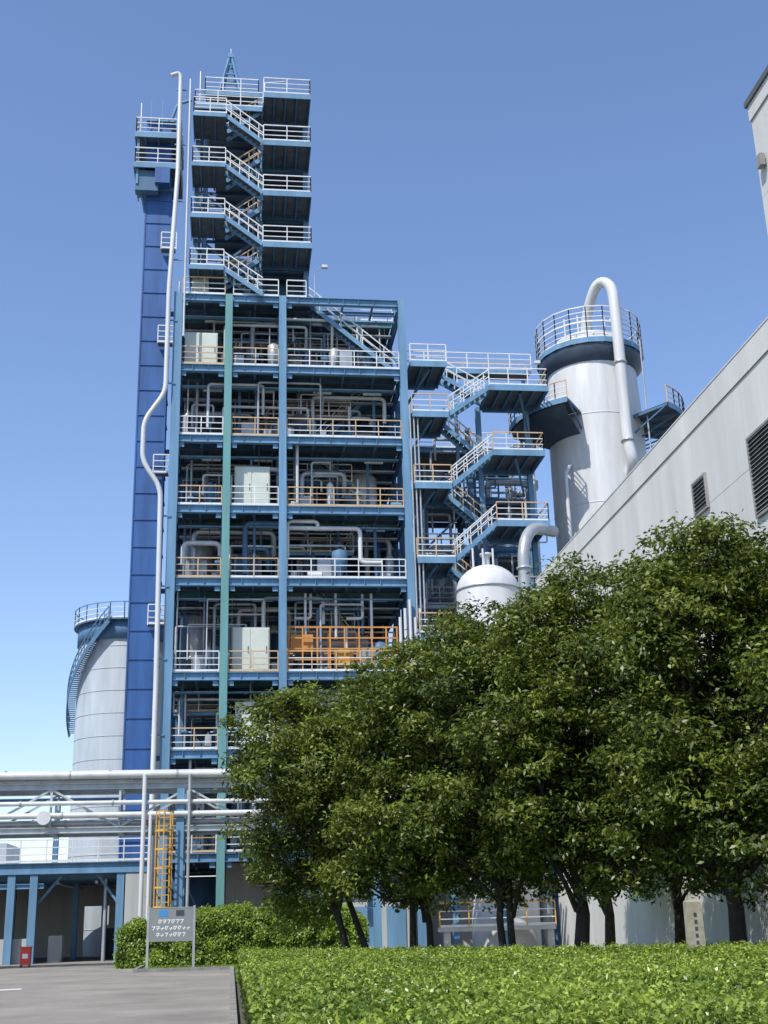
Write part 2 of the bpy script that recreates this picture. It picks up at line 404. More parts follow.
for k,z in enumerate(FZ):
    for i in range(3):
        if k==7:
            if i<2: rl.rail((FX[i]+.25,64.95,z+.02),(FX[i+1]-.25,64.95,z+.02),M_WHITE if i else M_ORANGE,M_WHITE)
            else:
                rl.rail((FX[2]+.25,64.95,z+.02),(4.0,64.95,z+.02),M_WHITE,M_WHITE)
                rl.rail((4.45,68.2,z+.3),(9.6,68.2,z+.3),M_WHITE,M_WHITE)
            continue
        mt=M_ORANGE if (i+k)%3!=2 else M_WHITE
        if k==0: mt=M_WHITE
        rl.rail((FX[i]+.25,64.95,z+.02),(FX[i+1]-.25,64.95,z+.02),mt,M_WHITE if (k+i)%3 else M_ORANGE)
    if k<7: rl.rail((FX[3],65.3,z),(FX[3],82.8,z)); 
    rl.rail((FX[0],65.3,z),(FX[0],82.8,z))
rl.done()
st=MB('roof_stair',[],PT)
st.stair((4.2,66.0,TOPZ),(9.3,66.0,32.6),.9,M_BLUE,M_WHITE)
for k in range(1,6):
    s=1 if k%2 else -1
    st.stair((6.2-s*2,68.4,FZ[k]),(6.2+s*2,68.4,FZ[k+1]),.8,M_BLUE2,M_WHITE)
st.done()
eq=MB('process_equipment',[],PT)
def cabinet(x0,x1,y,z,h,d=1.4,m=M_BOX):
    eq.box(x0,x1,y,y+d,z+.1,z+h,m)
    n=max(1,int((x1-x0)/.9))
    for i in range(n):
        a=x0+(x1-x0)*(i/n)+.05;b=x0+(x1-x0)*((i+1)/n)-.05
        eq.box(a,b,y-.03,y-.002,z+.2,z+h-.1,m)
        eq.box(b-.12,b-.08,y-.06,y-.031,z+h*.45,z+h*.6,M_DARK)
    eq.box(x0,x1,y+.05,y+d-.05,z,z+.098,M_DARK)
cabinet(-3.1,-1.2,65.7,32.4,2.4); cabinet(-.1,1.9,65.7,23.8,2.6); cabinet(-.1,1.9,65.7,14.4,2.6); cabinet(.1,2.2,65.7,10.3,2.6)
cabinet(-2.9,-1.6,67.8,19.6,1.8,m=M_PIPEG); cabinet(-2.8,-1.8,65.8,36.97,1.9)
def vtank(x,y,z0,z1,r,m=M_PIPEW):
    eq.rev(x,y,[(.01,z0),(r*.6,z0+.08),(r,z0+.35),(r,z1-.35),(r*.7,z1-.1),(.01,z1)],m,24)
    for a in range(4):
        t=a*math.pi/2+.6; eq.beam((x+r*math.cos(t),y+r*math.sin(t),z0-.6),(x+r*math.cos(t),y+r*math.sin(t),z0+.5),.1,.1,M_BLUE2)
    eq.rev(x,y,[(r+.02,z0+.6),(r+.05,z0+.6),(r+.05,z0+.68),(r+.02,z0+.68)],M_PIPEG,24)
def htank(x0,x1,y,z,r,m=M_PIPEG):
    eq.tube([(x0,y,z),(x0+.15,y,z),(x1-.15,y,z),(x1,y,z)],r,m,n=20)
    for x in (x0+.5,x1-.5): eq.box(x-.1,x+.1,y-r*.8,y+r*.8,z-r-.35,z-r*.6,M_BLUE2)
vtank(7.6,69.5,24.8,27.4,.9); vtank(5.0,70,20.4,23.4,1.1,M_PIPEG); htank(3.4,8.4,69.5,29.4,.7,M_PIPEW)
vtank(-2.2,69.3,15.3,18.6,.9,M_PIPEG); vtank(8.3,68.5,11.2,13.8,.8); htank(3.6,7.6,68.5,16.6,.6); vtank(3.9,69,33.2,36.0,1.0,M_PIPEG)
vtank(-2.1,69,20.5,23.3,.8,M_PIPEG); vtank(1,72,29.0,31.6,1.2); htank(-3,2,70,26.1,.6)
vtank(6.6,73,33.3,36.4,1.5,M_BLUE2); vtank(-2,73,6.2,9.8,1.2)
for k in range(7):
    z=FZ[k]
    for q in range(36):
        x=U(-3,9.2);y=U(65.9,70.0); t=random.random(); s=U(.25,.85)
        mm=random.choice([M_PIPEG,M_PIPEG,M_PIPEW,M_PIPEG,M_BLUE2,M_DARK,M_DARK,M_BLUE,M_BLUE2])
        if t<.35:
            eq.box(x-s*.6,x+s*.6,y-.3,y+.3,z+.02,z+.25,M_DARK); eq.tube([(x-s*.5,y,z+.25+s*.35),(x+s*.5,y,z+.25+s*.35)],s*.32,mm,n=12)
            eq.tube([(x+s*.501,y,z+.25+s*.35),(x+s*.75,y,z+.25+s*.35)],s*.1,M_DARK,n=8)
        elif t<.55:
            eq.rev(x,y,[(.08,z+.3),(s*.6,z+1.1),(s*.6,z+1.8),(.05,z+2.0)],mm,14)
            for a in range(4): eq.beam((x+s*.5*math.cos(a*1.57),y+s*.5*math.sin(a*1.57),z),(x+s*.5*math.cos(a*1.57),y+s*.5*math.sin(a*1.57),z+1.2),.07,.07,M_BLUE2)
        elif t<.75:
            eq.box(x-s*.5,x+s*.5,y-.25,y+.25,z+.3,z+.3+s*1.5,mm); eq.box(x-s*.5+.05,x+s*.5-.05,y-.28,y-.251,z+.4,z+.2+s*1.5,M_PIPEG)
            eq.box(x-s*.4,x+s*.4,y-.2,y+.2,z,z+.299,M_DARK)
        else:
            eq.tube([(x,y,z),(x,y,z+U(1.5,3.6))],.07,mm,n=8); eq.tube([(x-.2,y,z+1.2),(x+.2,y,z+1.2)],.14,M_BLUE2,n=8)
    for q in range(3):
        y=66+q*1.6; zt=FZ[k+1]-.95-.12*q
        eq.box(-3.2,9.4,y,y+.3,zt,zt+.08,M_PIPEG if q else M_BLUE)
        for i in range(7): eq.box(-3+i*2,-2.97+i*2,y+.1,y+.13,zt+.081,FZ[k+1]-.4,M_DARK)
    for x in (-2,1,4.5,7.5): eq.box(x,x+1.1,66.9,67.05,FZ[k+1]-.8,FZ[k+1]-.7,M_WHITE)
eq.done()
of=MB('orange_skid',[],PT)
zf=14.43
for x in (2.95,3.7,4.5,5.2,6.0,6.8,7.5,8.3,8.9):
    of.beam((x,65.35,zf),(x,65.35,zf+2.5),.08,.08,M_ORANGE2); 
    if x in (2.95,5.2,6.8,8.9): of.beam((x,66.6,zf),(x,66.6,zf+2.5),.1,.1,M_ORANGE2)
for z in (.7,1.3,1.9,2.5):
    for y in (65.35,66.6): of.beam((2.9,y,zf+z),(8.95,y,zf+z),.07,.08,M_ORANGE2)
of.box(3.1,4.3,65.8,66.4,zf+1.3,zf+2.2,M_ORANGE2); of.box(5.5,6.5,65.8,66.4,zf+.4,zf+1.4,M_YEL); of.box(7.0,8.0,65.9,66.4,zf+.3,zf+1.5,M_PIPEG)
for x in (3.9,5.6,7.6): of.tube([(x,66.1,zf+2.0),(x,66.1,zf+4.6)],.08,M_PIPEW,n=8); 
for x in (3.3,6.2): of.tube([(x,66.2,zf+3.2),(x+.9,66.2,zf+3.2),(x+.9,66.2,zf+4.6)],.09,M_PIPEW,n=8,bend=.2)
of.done()
pp=MB('floor_piping',[],PT)
for k in range(7):
    z0=FZ[k]; z1=FZ[k+1]
    for q in range(22):
        y=U(65.7,71); z=z1-U(.6,2.2); x0=U(-3.3,5); x1=min(9.4,x0+U(1,5)); r=random.choice([.04,.05,.06,.07,.09,.12,.15]); m=random.choice([M_PIPEW,M_PIPEW,M_PIPEG,M_PIPEG,M_BLUE2,M_PIPEG])
        pts=[(x0,y,z0+U(.1,1.2)),(x0,y,z),(x1,y,z),(x1,y+U(0,1),z-U(.3,1.8))]
        pp.tube(pts,r,m,n=8,bend=r*2.5)
        for t in (.3,.7):
            xx=x0+(x1-x0)*t; pp.box(xx-.02,xx+.02,y-.02,y+.02,z+r,z1-.45,M_DARK)
    for q in range(9):
        x=U(-3.2,9.3); y=U(65.6,70); r=random.choice([.04,.05,.08])
        pp.tube([(x,y,z0),(x,y,z1)],r,random.choice([M_PIPEW,M_PIPEG,M_BLUE2]),n=8)
pp.tube([(3.45,65.5,23.8),(3.45,65.5,28.0)],.1,M_PIPEW)
pp.tube([(2.9,65.6,22.7),(7.0,65.6,22.7),(7.0,65.6,20.7),(8.2,65.6,20.7)],.13,M_PIPEW,bend=.3)
pp.tube([(2.9,65.6,21.0),(2.9,65.6,23.1),(4.6,65.6,23.1),(4.6,65.6,22.7)],.11,M_PIPEW,bend=.25)
for i in range(5): pp.tube([(9.0+i*.28,64.55,9),(9.0+i*.28,64.55,17.3+.5*(i%3))],.09,M_PIPEW,n=8)
for i in range(3): pp.box(8.9,10.3,64.66,64.7,10+i*3,10.1+i*3,M_BLUE)
for i in range(3): pp.tube([(9.95+i*.22,64.6,17),(9.95+i*.22,64.6,30)],.05,M_PIPEG,n=6)
pp.done()
lt=MB('floodlights',[],PT)
for (x,z,y) in ((4.5,36.9,64.7),(17.9,32.4,67.6)):
    lt.tube([(x,y,z),(x,y,z+1.6),(x+.5,y-.3,z+1.9)],.03,M_PIPEG,n=6,bend=.2); lt.box(x+.4,x+.75,y-.45,y-.2,z+1.75,z+1.92,M_PIPEW)
lt.done()

# ------------------------------------------------------------------ upper stair tower
ut=MB('upper_stair_frame',[],PT); ur=MB('upper_stair_rails',[],PT)
RZ=[TOPZ,40.35,43.9,47.5,51.0]; LZ=[38.6,42.1,45.7,49.3]
XA,XB,XC,XD=-2.9,-.9,1.4,4.3
for x in (-2.7,1.3,4.15):
    for y in (67.4,71.6):
        ut.icol(x,y,TOPZ,50.8,.3,M_BLUE if y<70 else M_BLUE2)
for z in RZ[1:]:
    ut.box(XC,XD,64.5,67.2,z-.02,z+.02,M_DECK)
    ut.box(XC,XD,64.44,64.49,z-.34,z+.03,M_BLUE); ut.box(XC,XD,67.21,67.25,z-.32,z,M_BLUE2)
    ut.box(XD,XD+.05,64.44,71.6,z-.34,z+.03,M_BLUE); ut.box(XC-.05,XC-.001,65.5,67.2,z-.3,z,M_BLUE)
    for x in (2.1,2.8,3.5): ut.ibeam((x,64.5,z-.13),(x,67.2,z-.13),.1,.2,M_BLUE2,t=.02)
    for y in (67.4,71.6): ut.ibeam((-2.7,y,z-.2),(4.1,y,z-.2),.2,.34,M_BLUE2)
    ut.box(-1.6,4.2,68.9,71.6,z-.03,z+.0,M_DECK); ut.box(1.3,4.2,67.5,68.89,z-.03,z+.0,M_DECK)
    for q in range(3): ut.ibeam((-2.7,68.4+q,z-.15),(4.1,68.4+q,z-.15),.1,.2,M_BLUE2,t=.02)
    ur.rail((XC,64.5,z+.03),(XD,64.5,z+.03)); ur.rail((XD,64.5,z+.03),(XD,71.5,z+.03),M_ORANGE)
    ur.rail((-2.8,68.9,z+.03),(1.3,68.9,z+.03),M_ORANGE)
for z in LZ:
    ut.box(XA,XB,64.5,67.2,z-.02,z+.02,M_DECK)
    ut.box(XA,XB,64.44,64.49,z-.26,z+.03,M_BLUE); ut.box(XA-.05,XA,64.44,67.2,z-.26,z+.03,M_BLUE); ut.box(XB,XB+.04,65.5,66.1,z-.28,z,M_BLUE2)
    for x in (-2.4,-1.6): ut.ibeam((x,64.5,z-.12),(x,67.2,z-.12),.1,.18,M_BLUE2,t=.02)
    ur.rail((XA,64.5,z+.03),(XB,64.5,z+.03),M_WHITE); ur.rail((XA,64.5,z+.03),(XA,67.2,z+.03),M_ORANGE)
for i in range(4):
    ur.stair((XB,66.65,LZ[i]),(XC,66.65,RZ[i+1]),.85,M_BLUE,M_ORANGE)
    ur.stair((XB,64.97,LZ[i]),(XC,64.97,RZ[i]),.85,M_BLUE,M_WHITE)
for i in range(4):
    z0=RZ[i]+.02;z1=RZ[i+1]-.4
    ut.box(1.5,4.05,69.0,69.06,z0,z1,M_BLUE2)
    ut.box(4.0,4.06,67.7,71.3,z0,z1,M_BLUE2); 
    for q in range(6): ut.box(1.6+q*.45,1.66+q*.45,68.95,68.999,z0,z1,M_BLUE)
    ut.beam((-2.6,69.5,z0),(1.2,69.5,z1),.14,.14,M_BLUE2); ut.beam((1.2,69.7,z0),(-2.6,69.7,z1),.14,.14,M_BLUE2)
    ut.beam((-2.7,67.6,z0),(-2.7,71.4,z1),.12,.12,M_BLUE2)
    ut.box(-.9,.5,69.9,71.2,z0,z1-1.2,M_PIPEG if i%2 else M_BLUE2)
    ut.tube([(-2.2,68.2,z0),(-2.2,68.2,z1+.35)],.16,M_BLUE,n=10); ut.tube([(.9,68.3,z0),(.9,68.3,z1+.35)],.1,M_PIPEG,n=8)
ut.box(XA,XC-.06,66.0,71.5,50.96,51.0,M_DECK); ut.box(XA,XC-.06,65.93,65.99,50.68,51.03,M_BLUE)
ur.rail((XA,66.0,51.03),(XC,66.0,51.03)); ur.rail((XA,66.0,51.0),(XA,71.4,51.0)); ur.rail((XA,71.4,51.0),(XD,71.4,51.0))
for x in (-2.1,.9):
    for y in (66.7,69.5): ut.beam((x,y,51.0),(x,y,52.3),.14,.14,M_BLUE)
ut.box(-2.3,1.1,66.5,69.8,52.3,52.38,M_DECK); ut.box(-2.35,1.15,66.42,66.49,52.15,52.4,M_BLUE)
ur.rail((-2.3,66.5,52.4),(1.1,66.5,52.4),M_WHITE); ur.rail((1.1,66.5,52.4),(1.1,69.8,52.4)); ur.rail((-2.3,66.5,52.4),(-2.3,69.8,52.4))
ac=-.7
for dx in (-.75,.75):
    for dy in (-.75,.75): ut.beam((ac+dx,67.6+dy,52.38),(ac+dx*.1,67.6+dy*.1,56.0),.15,.15,M_BLUE)
for z,k in ((53.5,.55),(54.4,.38),(55.3,.2)):
    for sgn in (-1,1):
        ut.beam((ac-k,67.6+sgn*k,z),(ac+k,67.6+sgn*k,z),.09,.09,M_BLUE); ut.beam((ac+sgn*k,67.6-k,z),(ac+sgn*k,67.6+k,z),.09,.09,M_BLUE)
ut.box(ac-.2,ac+.2,67.4,67.8,55.9,56.2,M_BLUE)
ut.tube([(ac,67.6,56.1),(ac,67.6,56.7)],.03,M_PIPEG,n=6)
ut.box(-1.4,.2,67.0,68.2,52.4,53.0,M_BLUE)
ut.box(1.9,3.2,66.5,67.9,51.05,52.1,M_PIPEG); ut.tube([(1.5,66.0,51.1),(1.5,66.0,52.9),(2.8,65.9,53.0)],.05,M_PIPEW,n=8,bend=.2)
ut.tube([(-2.6,66.1,51),(-2.6,66.1,53.6)],.04,M_PIPEW,n=6)
ut.done(); ur.done()

# ------------------------------------------------------------------ bucket elevator
BE=empty('bucket_elevator')
b=MB('elevator_casing',[],BE)
x0,x1,y0,y1=-5.75,-4.2,66.6,68.8
b.box(x0,x1,y0,y1,0,44.8,M_DUCT)
z=1.0
while z<44.6:
    b.box(x0-.05,x1+.05,y0-.05,y1+.05,z,z+.06,M_DUCT); z+=1.6
for x in (x0-.02,x1+.02): 
    z=1.06
    while z<43: b.box(x-.04,x+.04,y0-.04,y0-.001,z+.003,z+1.537,M_DUCT); z+=1.6
b.box(-5.2,-4.3,65.6,66.59,44.9,46.0,M_DUCT); b.box(-6.1,-4.0,66.3,69.0,44.802,45.0,M_BLUE2)
for z in (10.5,19.8,28.2,37.2): b.beam((x1,67.5,z-.3),(-3.6,67.5,z-.3),.2,.25,M_BLUE2)
for zz in (17.2,26.0,34.2,40.5):
    b.box(-4.7,-3.85,66.0,66.5,zz,zz+.05,M_DECK); b.rail((-4.7,66.0,zz+.05),(-3.8,66.0,zz+.05),sp=1)
b.done()
b=MB('head_platforms',[],BE)
for z in (46.3,48.5):
    b.box(-6.45,-3.7,65.7,69.5,z-.05,z,M_DECK); b.box(-6.47,-3.68,65.63,65.69,z-.35,z+.03,M_BLUE); b.box(-6.53,-6.471,65.63,69.5,z-.35,z+.03,M_BLUE)
    b.rail((-6.45,65.72,z),(-3.7,65.72,z)); b.rail((-6.45,65.72,z),(-6.45,69.5,z),M_ORANGE); b.rail((-3.7,65.72,z),(-3.7,69.5,z))
    for x in (-5.9,-5.1,-4.3): b.ibeam((x,65.7,z-.16),(x,69.5,z-.16),.1,.2,M_BLUE2,t=.02)
b.box(-5.9,-4.3,66.6,68.8,45.002,49.9,M_DUCT); b.box(-5.9,-4.1,66.4,69,49.902,50.0,M_BLUE)
for x in (-6.3,-3.85): b.beam((x,65.9,44.9),(x,65.9,48.2),.14,.14,M_BLUE)
b.beam((-6.3,66.2,45.9),(-5.8,66.7,43.4),.12,.12,M_BLUE2)
b.box(-6.4,-5.0,65.9,66.5,44.5,45.9,M_BLUE2)
b.tube([(-6.2,65.9,48.5),(-6.2,65.9,50.8)],.04,M_PIPEW,n=6)
for x in (-5.6,-4.9): b.beam((x,65.95,48.5),(x,65.95,51.2),.05,.05,M_BLUE)
b.tube([(-4.3,66.2,50.0),(-4.0,66.1,51.0),(-3.1,66.0,51.3)],.1,M_BLUE,n=8,bend=.3)
b.done()
vp=MB('vent_pipe',[])
vp.tube([(-4.35,64.5,51.9),(-3.75,64.5,52.2),(-3.75,64.5,45),(-4.05,64.5,37),(-4.05,64.5,30.4),(-5.2,64.5,28.6),(-5.2,64.5,26.2),(-4.15,64.5,24.6),(-4.05,64.5,14),(-4.05,64.5,.3)],.14,M_PIPEW,n=12,bend=.6)
for z in range(3,52,4):
    xx=-4.05 if z<37 else -3.8
    if 24<z<31: continue
    vp.box(xx-.22,xx+.5,64.69,64.75,z,z+.08,M_BLUE)
vp.tube([(-3.15,64.6,34),(-3.15,64.6,51.8)],.06,M_PIPEW,n=8)
vp.done()

# ------------------------------------------------------------------ access stair tower (right)
ST=empty('access_stair_tower')
sf=MB('stair_frame',[],ST); sr=MB('stair_rails',[],ST)
L=[32.7,29.5,25.1,20.7,16.4,12.0,7.6]; R=[31.3,27.2,22.9,18.5,14.2,9.8]
A,B_,C_,D_=10.05,12.2,14.7,18.2
for x,z1 in ((A+.1,33),(14.6,31.2),(17.6,31.2)):
    sf.icol(x,67.6,0,z1,.3,M_BLUE); 
for x,z1 in ((A+.1,33),(14.6,31.2)): sf.icol(x,71,0,z1,.3,M_BLUE2)
def landing(xa,xb,z,right):
    sf.box(xa,xb,64.4,67.4,z-.03,z+.01,M_DECK)
    sf.box(xa,xb,64.34,64.39,z-.34,z+.03,M_BLUE); sf.box(xa,xb,67.41,67.45,z-.34,z,M_BLUE2)
    if right: sf.box(xb,xb+.05,64.34,67.4,z-.34,z+.03,M_BLUE); sr.rail((xb,64.4,z),(xb,67.4,z),M_ORANGE)
    n=int((xb-xa)/.7)
    for i in range(n+1):
        x=xa+.05+(xb-xa-.1)*i/n; sf.ibeam((x,64.4,z-.14),(x,67.4,z-.14),.1,.2,M_BLUE2,t=.02)
    sr.rail((xa,64.4,z+.02),(xb,64.4,z+.02),M_WHITE if z>30 else M_ORANGE)
    sr.rail((xa,67.4,z+.02),(xb,67.4,z+.02),M_WHITE)
    sf.beam((xa+.2,67.6,z-.2),(xb-.2,67.6,z-.2),.2,.3,M_BLUE)
    sf.beam(((xa if not right else xb-.6),67.3,z-1.8),((xa+1.2 if not right else xb-1.6),64.8,z-.3),.12,.12,M_BLUE2)
for i,z in enumerate(L): landing(A,B_,z,False)
for i,z in enumerate(R): landing(C_,D_-(.5 if i else 0),z,True)
for i in range(6):
    sr.stair((B_,66.6,L[i]),(C_,66.6,R[i]),.9,M_BLUE,M_ORANGE if i else M_WHITE)
    sr.stair((B_,64.9,L[i+1]),(C_,64.9,R[i]),.9,M_BLUE,M_WHITE)
zw=33.9
sf.box(10.1,18.2,67.8,69.2,zw-.04,zw,M_DECK); sf.box(10.1,18.2,67.74,67.79,zw-.3,zw+.03,M_BLUE)
sr.rail((10.1,67.8,zw+.02),(18.2,67.8,zw+.02),M_WHITE); sr.rail((10.1,69.2,zw+.02),(18.2,69.2,zw+.02),M_ORANGE)
for x in (13.4,17.8): sf.beam((x,68.4,28),(x,68.4,zw-.31),.2,.2,M_BLUE)
sf.done(); sr.done()

# ------------------------------------------------------------------ pipe structure behind the stairs
PS=empty('pipe_support_structure')
b=MB('support_frame',[],PS)
for x in (11.5,15.2,18.8):
    for y in (73,78): b.icol(x,y,0,30.5,.35,M_BLUE)
for z in (8,12,16,20,23.5,27,30.5):
    for y in (73,78): b.ibeam((11.5,y,z),(18.8,y,z),.25,.35,M_BLUE2 if y>75 else M_BLUE)
    for x in (11.5,15.2,18.8): b.ibeam((x,73.2,z),(x,77.8,z),.25,.3,M_BLUE2)
    if z>10: b.box(11.6,18.7,73.2,77.8,z+.18,z+.21,M_DECK); b.rail((11.5,73,z+.2),(18.8,73,z+.2),M_WHITE)
    if z<30: 
        b.beam((11.6,73.3,z),(15.1,73.3,z+3.4),.12,.12,M_BLUE2); b.beam((18.7,73.3,z),(15.3,73.3,z+3.4),.12,.12,M_BLUE2)
b.done()
b=MB('support_piping',[],PS)
for q in range(64):
    x=U(10.6,18.6); y=U(69.4,75); z=random.choice([16,20,23.5,27,30])+U(-.8,1.2); r=random.choice([.05,.06,.08,.1,.14,.2]); m=random.choice([M_PIPEW,M_PIPEG,M_PIPEW,M_PIPEG,M_BLUE2])
    x1=min(19,x+U(1.5,6)); b.tube([(x,y,z-U(1,4)),(x,y,z),(x1,y,z),(x1,y,z+U(-3,2.5))],r,m,n=9,bend=r*2.5)
for q in range(18):
    x=U(11,18.8); y=U(70,75); b.tube([(x,y,5),(x,y,U(20,31))],random.choice([.06,.1,.16]),random.choice([M_PIPEW,M_PIPEG,M_BLUE2]),n=8)
for (x,z0,z1,rr) in ((13.2,20.4,23.2,.8),(16.6,24,26.6,1.0),(12.9,27.3,29.9,.9),(16.9,16.5,19.2,.9)):
    b.rev(x,75,[(.01,z0),(rr*.7,z0+.1),(rr,z0+.4),(rr,z1-.4),(rr*.7,z1-.1),(.01,z1)],M_PIPEG,20)
b.done()

# ------------------------------------------------------------------ large vessel
VS=empty('reactor_vessel')
cx,cy=22.8,70.2; 
b=MB('shell',[],VS)
prof=[(2.0,0),(2.0,8),(2.6,11),(3.02,14),(3.02,31.0),(2.85,35.4),(2.7,36.3),(2.2,37.0),(1.2,37.5),(.01,37.65)]
b.rev(cx,cy,prof,M_VESS,56)
for z in (19.5,25.2,31.0):
    b.rev(cx,cy,[(3.02,z-.03),(3.035,z-.03),(3.035,z+.03),(3.02,z+.03)],M_VESS,56)
b.done()
b=MB('platforms',[],VS)
def ringplat(r0,r1,z,a0,a1,n):
    b.rev(cx,cy,[(r0,z-.03),(r1,z-.03),(r1,z+.02),(r0,z+.02)],M_DECK,n,False,a0,a1)
    b.rev(cx,cy,[(r1,z-.3),(r1+.05,z-.3),(r1+.05,z+.05),(r1,z+.05)],M_BLUE,n,False,a0,a1)
    for k in range(0,n+1,2):
        a=a0+(a1-a0)*k/n; b.beam((cx+r0*math.cos(a),cy+r0*math.sin(a),z-.12),(cx+r1*math.cos(a),cy+r1*math.sin(a),z-.12),.1,.16,M_BLUE2)
        b.beam((cx+(r0-.1)*math.cos(a),cy+(r0-.1)*math.sin(a),z-1.2),(cx+(r1-.2)*math.cos(a),cy+(r1-.2)*math.sin(a),z-.2),.08,.08,M_BLUE2)
    b.ringrail(cx,cy,r1,z+.03,a0,a1,n,M_ORANGE if z<32 else M_WHITE)
ringplat(2.8,3.4,35.9,0,2*math.pi,20)
b.ringrail(cx,cy,3.4,37.0,0,2*math.pi,20,M_WHITE)
b.rev(cx,cy,[(2.84,34.5),(3.3,35.0),(3.34,35.58)],M_CAP,40)
ringplat(3.05,5.5,31.2,math.radians(172),math.radians(236),8)
b.rev(cx,cy,[(3.06,29.7),(5.3,30.5),(5.4,30.88)],M_CAP,8,True,math.radians(174),math.radians(234))
ringplat(3.05,5.6,31.0,math.radians(-56),math.radians(10),8)
b.done()
b=MB('overhead_line',[],VS)
b.tube([(cx-.5,69.2,36.8),(cx-.4,68.6,38.6),(cx+.05,67.4,40.2),(cx+.75,66.6,39.5),(cx+.75,66.5,36),(cx+.75,66.5,28.6),(cx+1.0,66.5,27.3),(cx+1.1,68.2,26.6)],.34,M_VESS,n=18,bend=1.1)
for z in (34,28.8): b.rev(cx+.75,66.52,[(.34,z-.06),(.42,z-.06),(.42,z+.06),(.34,z+.06)],M_PIPEG,18)
b.tube([(cx-3.0,67.5,22.0),(cx-3.0,67.5,27),(cx-2.3,68.4,28)],.12,M_PIPEW,n=8,bend=.3)
b.tube([(cx+2.4,67.2,26.0),(cx+2.4,67.2,36.0)],.06,M_PIPEG,n=8)
for k in range(4): b.tube([(cx-1.8+k*.9,69.2,36.9),(cx-1.8+k*.9,69.2,38.3+.3*(k%2))],.06,M_PIPEW,n=6)
b.rev(cx+1.9,70.0,[(.3,36.3),(.3,38.6),(.42,38.6),(.42,38.8),(.01,38.8)],M_PIPEW,16)
b.done()

# ------------------------------------------------------------------ domed tank and duct
DT=empty('domed_tank')
b=MB('tank',[],DT); r=1.7; zz=18.2
pr=[(r,0),(r,zz)]+[(r*math.cos(t),zz+r*.85*math.sin(t)) for t in [i*math.pi/2/8 for i in range(1,8)]]+[(.01,zz+r*.85)]
b.rev(13.5,62.4,pr,M_VESS,40); b.tube([(13.5,62.4,19.5),(13.5,62.4,20.2)],.2,M_PIPEW); b.rev(13.5,62.4,[(.2,20.2),(.34,20.2),(.34,20.32),(.01,20.32)],M_PIPEW,16)
for k in range(3): b.tube([(12.7+k*.55,62.0,19.1),(12.7+k*.55,62.0,20.5)],.06,M_PIPEW,n=8)
b.rev(13.5,62.4,[(r+.001,zz-.04),(r+.06,zz-.04),(r+.06,zz+.04),(r+.001,zz+.04)],M_PIPEG,40)
b.done()
b=MB('exhaust_duct',[])
b.tube([(15.6,62.5,0),(15.6,62.5,20.8),(16.4,63.4,22.2),(18.2,65.4,22.6)],.33,M_PIPEG,n=16,bend=1.0)
for z in (8,12,16,19.5): b.rev(15.6,62.5,[(.33,z),(.42,z),(.42,z+.1),(.33,z+.1)],M_PIPEG,16)
b.done()

# ------------------------------------------------------------------ silo
SI=empty('storage_silo')
b=MB('silo_shell',[],SI); sx,sy,sr_=-7.35,85,3.3
b.rev(sx,sy,[(sr_,0),(sr_,20.2),(sr_-.3,21.2),(.01,22.0)],M_SILO,48)
z=1.5
while z<20: b.rev(sx,sy,[(sr_,z),(sr_+.02,z),(sr_+.02,z+.04),(sr_,z+.04)],M_SILO,48); z+=1.5
b.rev(sx,sy,[(sr_+.01,20.0),(sr_+.12,20.0),(sr_+.12,21.3),(sr_+.01,21.3)],M_BLUE2,48)
b.rev(sx,sy,[(sr_-.3,21.25),(sr_+.4,21.25),(sr_+.4,21.35),(sr_-.3,21.35)],M_BLUE2,48,False)
b.ringrail(sx,sy,sr_+.38,21.35,0,2*math.pi,24,M_BLUE)
b.done()
b=MB('spiral_stair',[],SI)
a0,a1=math.radians(255),math.radians(165); n=60; r0=sr_+.03;r1=sr_+.6
for k in range(n):
    t=k/n; a=a0+(a1-a0)*t; z=21.2-7.0*t; 
    b.beam((sx+r0*math.cos(a),sy+r0*math.sin(a),z),(sx+r1*math.cos(a),sy+r1*math.sin(a),z),.22,.04,M_BLUE)
    a2=a0+(a1-a0)*(k+1)/n; z2=21.2-7.0*(k+1)/n
    P=lambda rr,aa,zz:(sx+rr*math.cos(aa),sy+rr*math.sin(aa),zz)
    b.beam(P(r1,a,z-.1),P(r1,a2,z2-.1),.04,.3,M_BLUE2); b.beam(P(r1,a,z+.9),P(r1,a2,z2+.9),.06,.06,M_BLUE2); b.beam(P(r1,a,z+.5),P(r1,a2,z2+.5),.04,.04,M_BLUE2)
    if k%3==0: b.beam(P(r1,a,z),P(r1,a,z+.9),.05,.05,M_BLUE2)
b.done()

# ------------------------------------------------------------------ pipe rack
PR=empty('pipe_rack')
b=MB('rack_truss',[],PR)
zt,zb=8.0,5.75
for y in (57.0,59.4):
    b.ibeam((-32,y,zt-.35),(13,y,zt-.35),.22,.26,M_RACK); b.ibeam((-32,y,zb),(13,y,zb),.22,.26,M_RACK)
    x=-32; k=0
    while x<13:
        b.beam((x,y,zb+.13),(x,y,zt-.49),.1,.1,M_RACK)
        if k%2: b.beam((x+.05,y,zb+.13),(x+2.95,y,zt-.5),.09,.09,M_RACK)
        else: b.beam((x+.05,y,zt-.5),(x+2.95,y,zb+.13),.09,.09,M_RACK)
        x+=3;k+=1
x=-32
while x<13:
    for z in (zb,zt-.35): b.ibeam((x,57.12,z),(x,59.28,z),.18,.24,M_RACK)
    x+=3
for x in (-22.5,-12.6,-2.3,6.5):
    for y in (57.0,59.4):
        b.icol(x,y,0,zt-.5,.34,M_BLUE if x!=-12.6 else M_CONC)
        b.box(x-.3,x+.3,y-.3,y+.3,0,.35,M_KERB)
b.done()
b=MB('rack_pipes',[],PR)
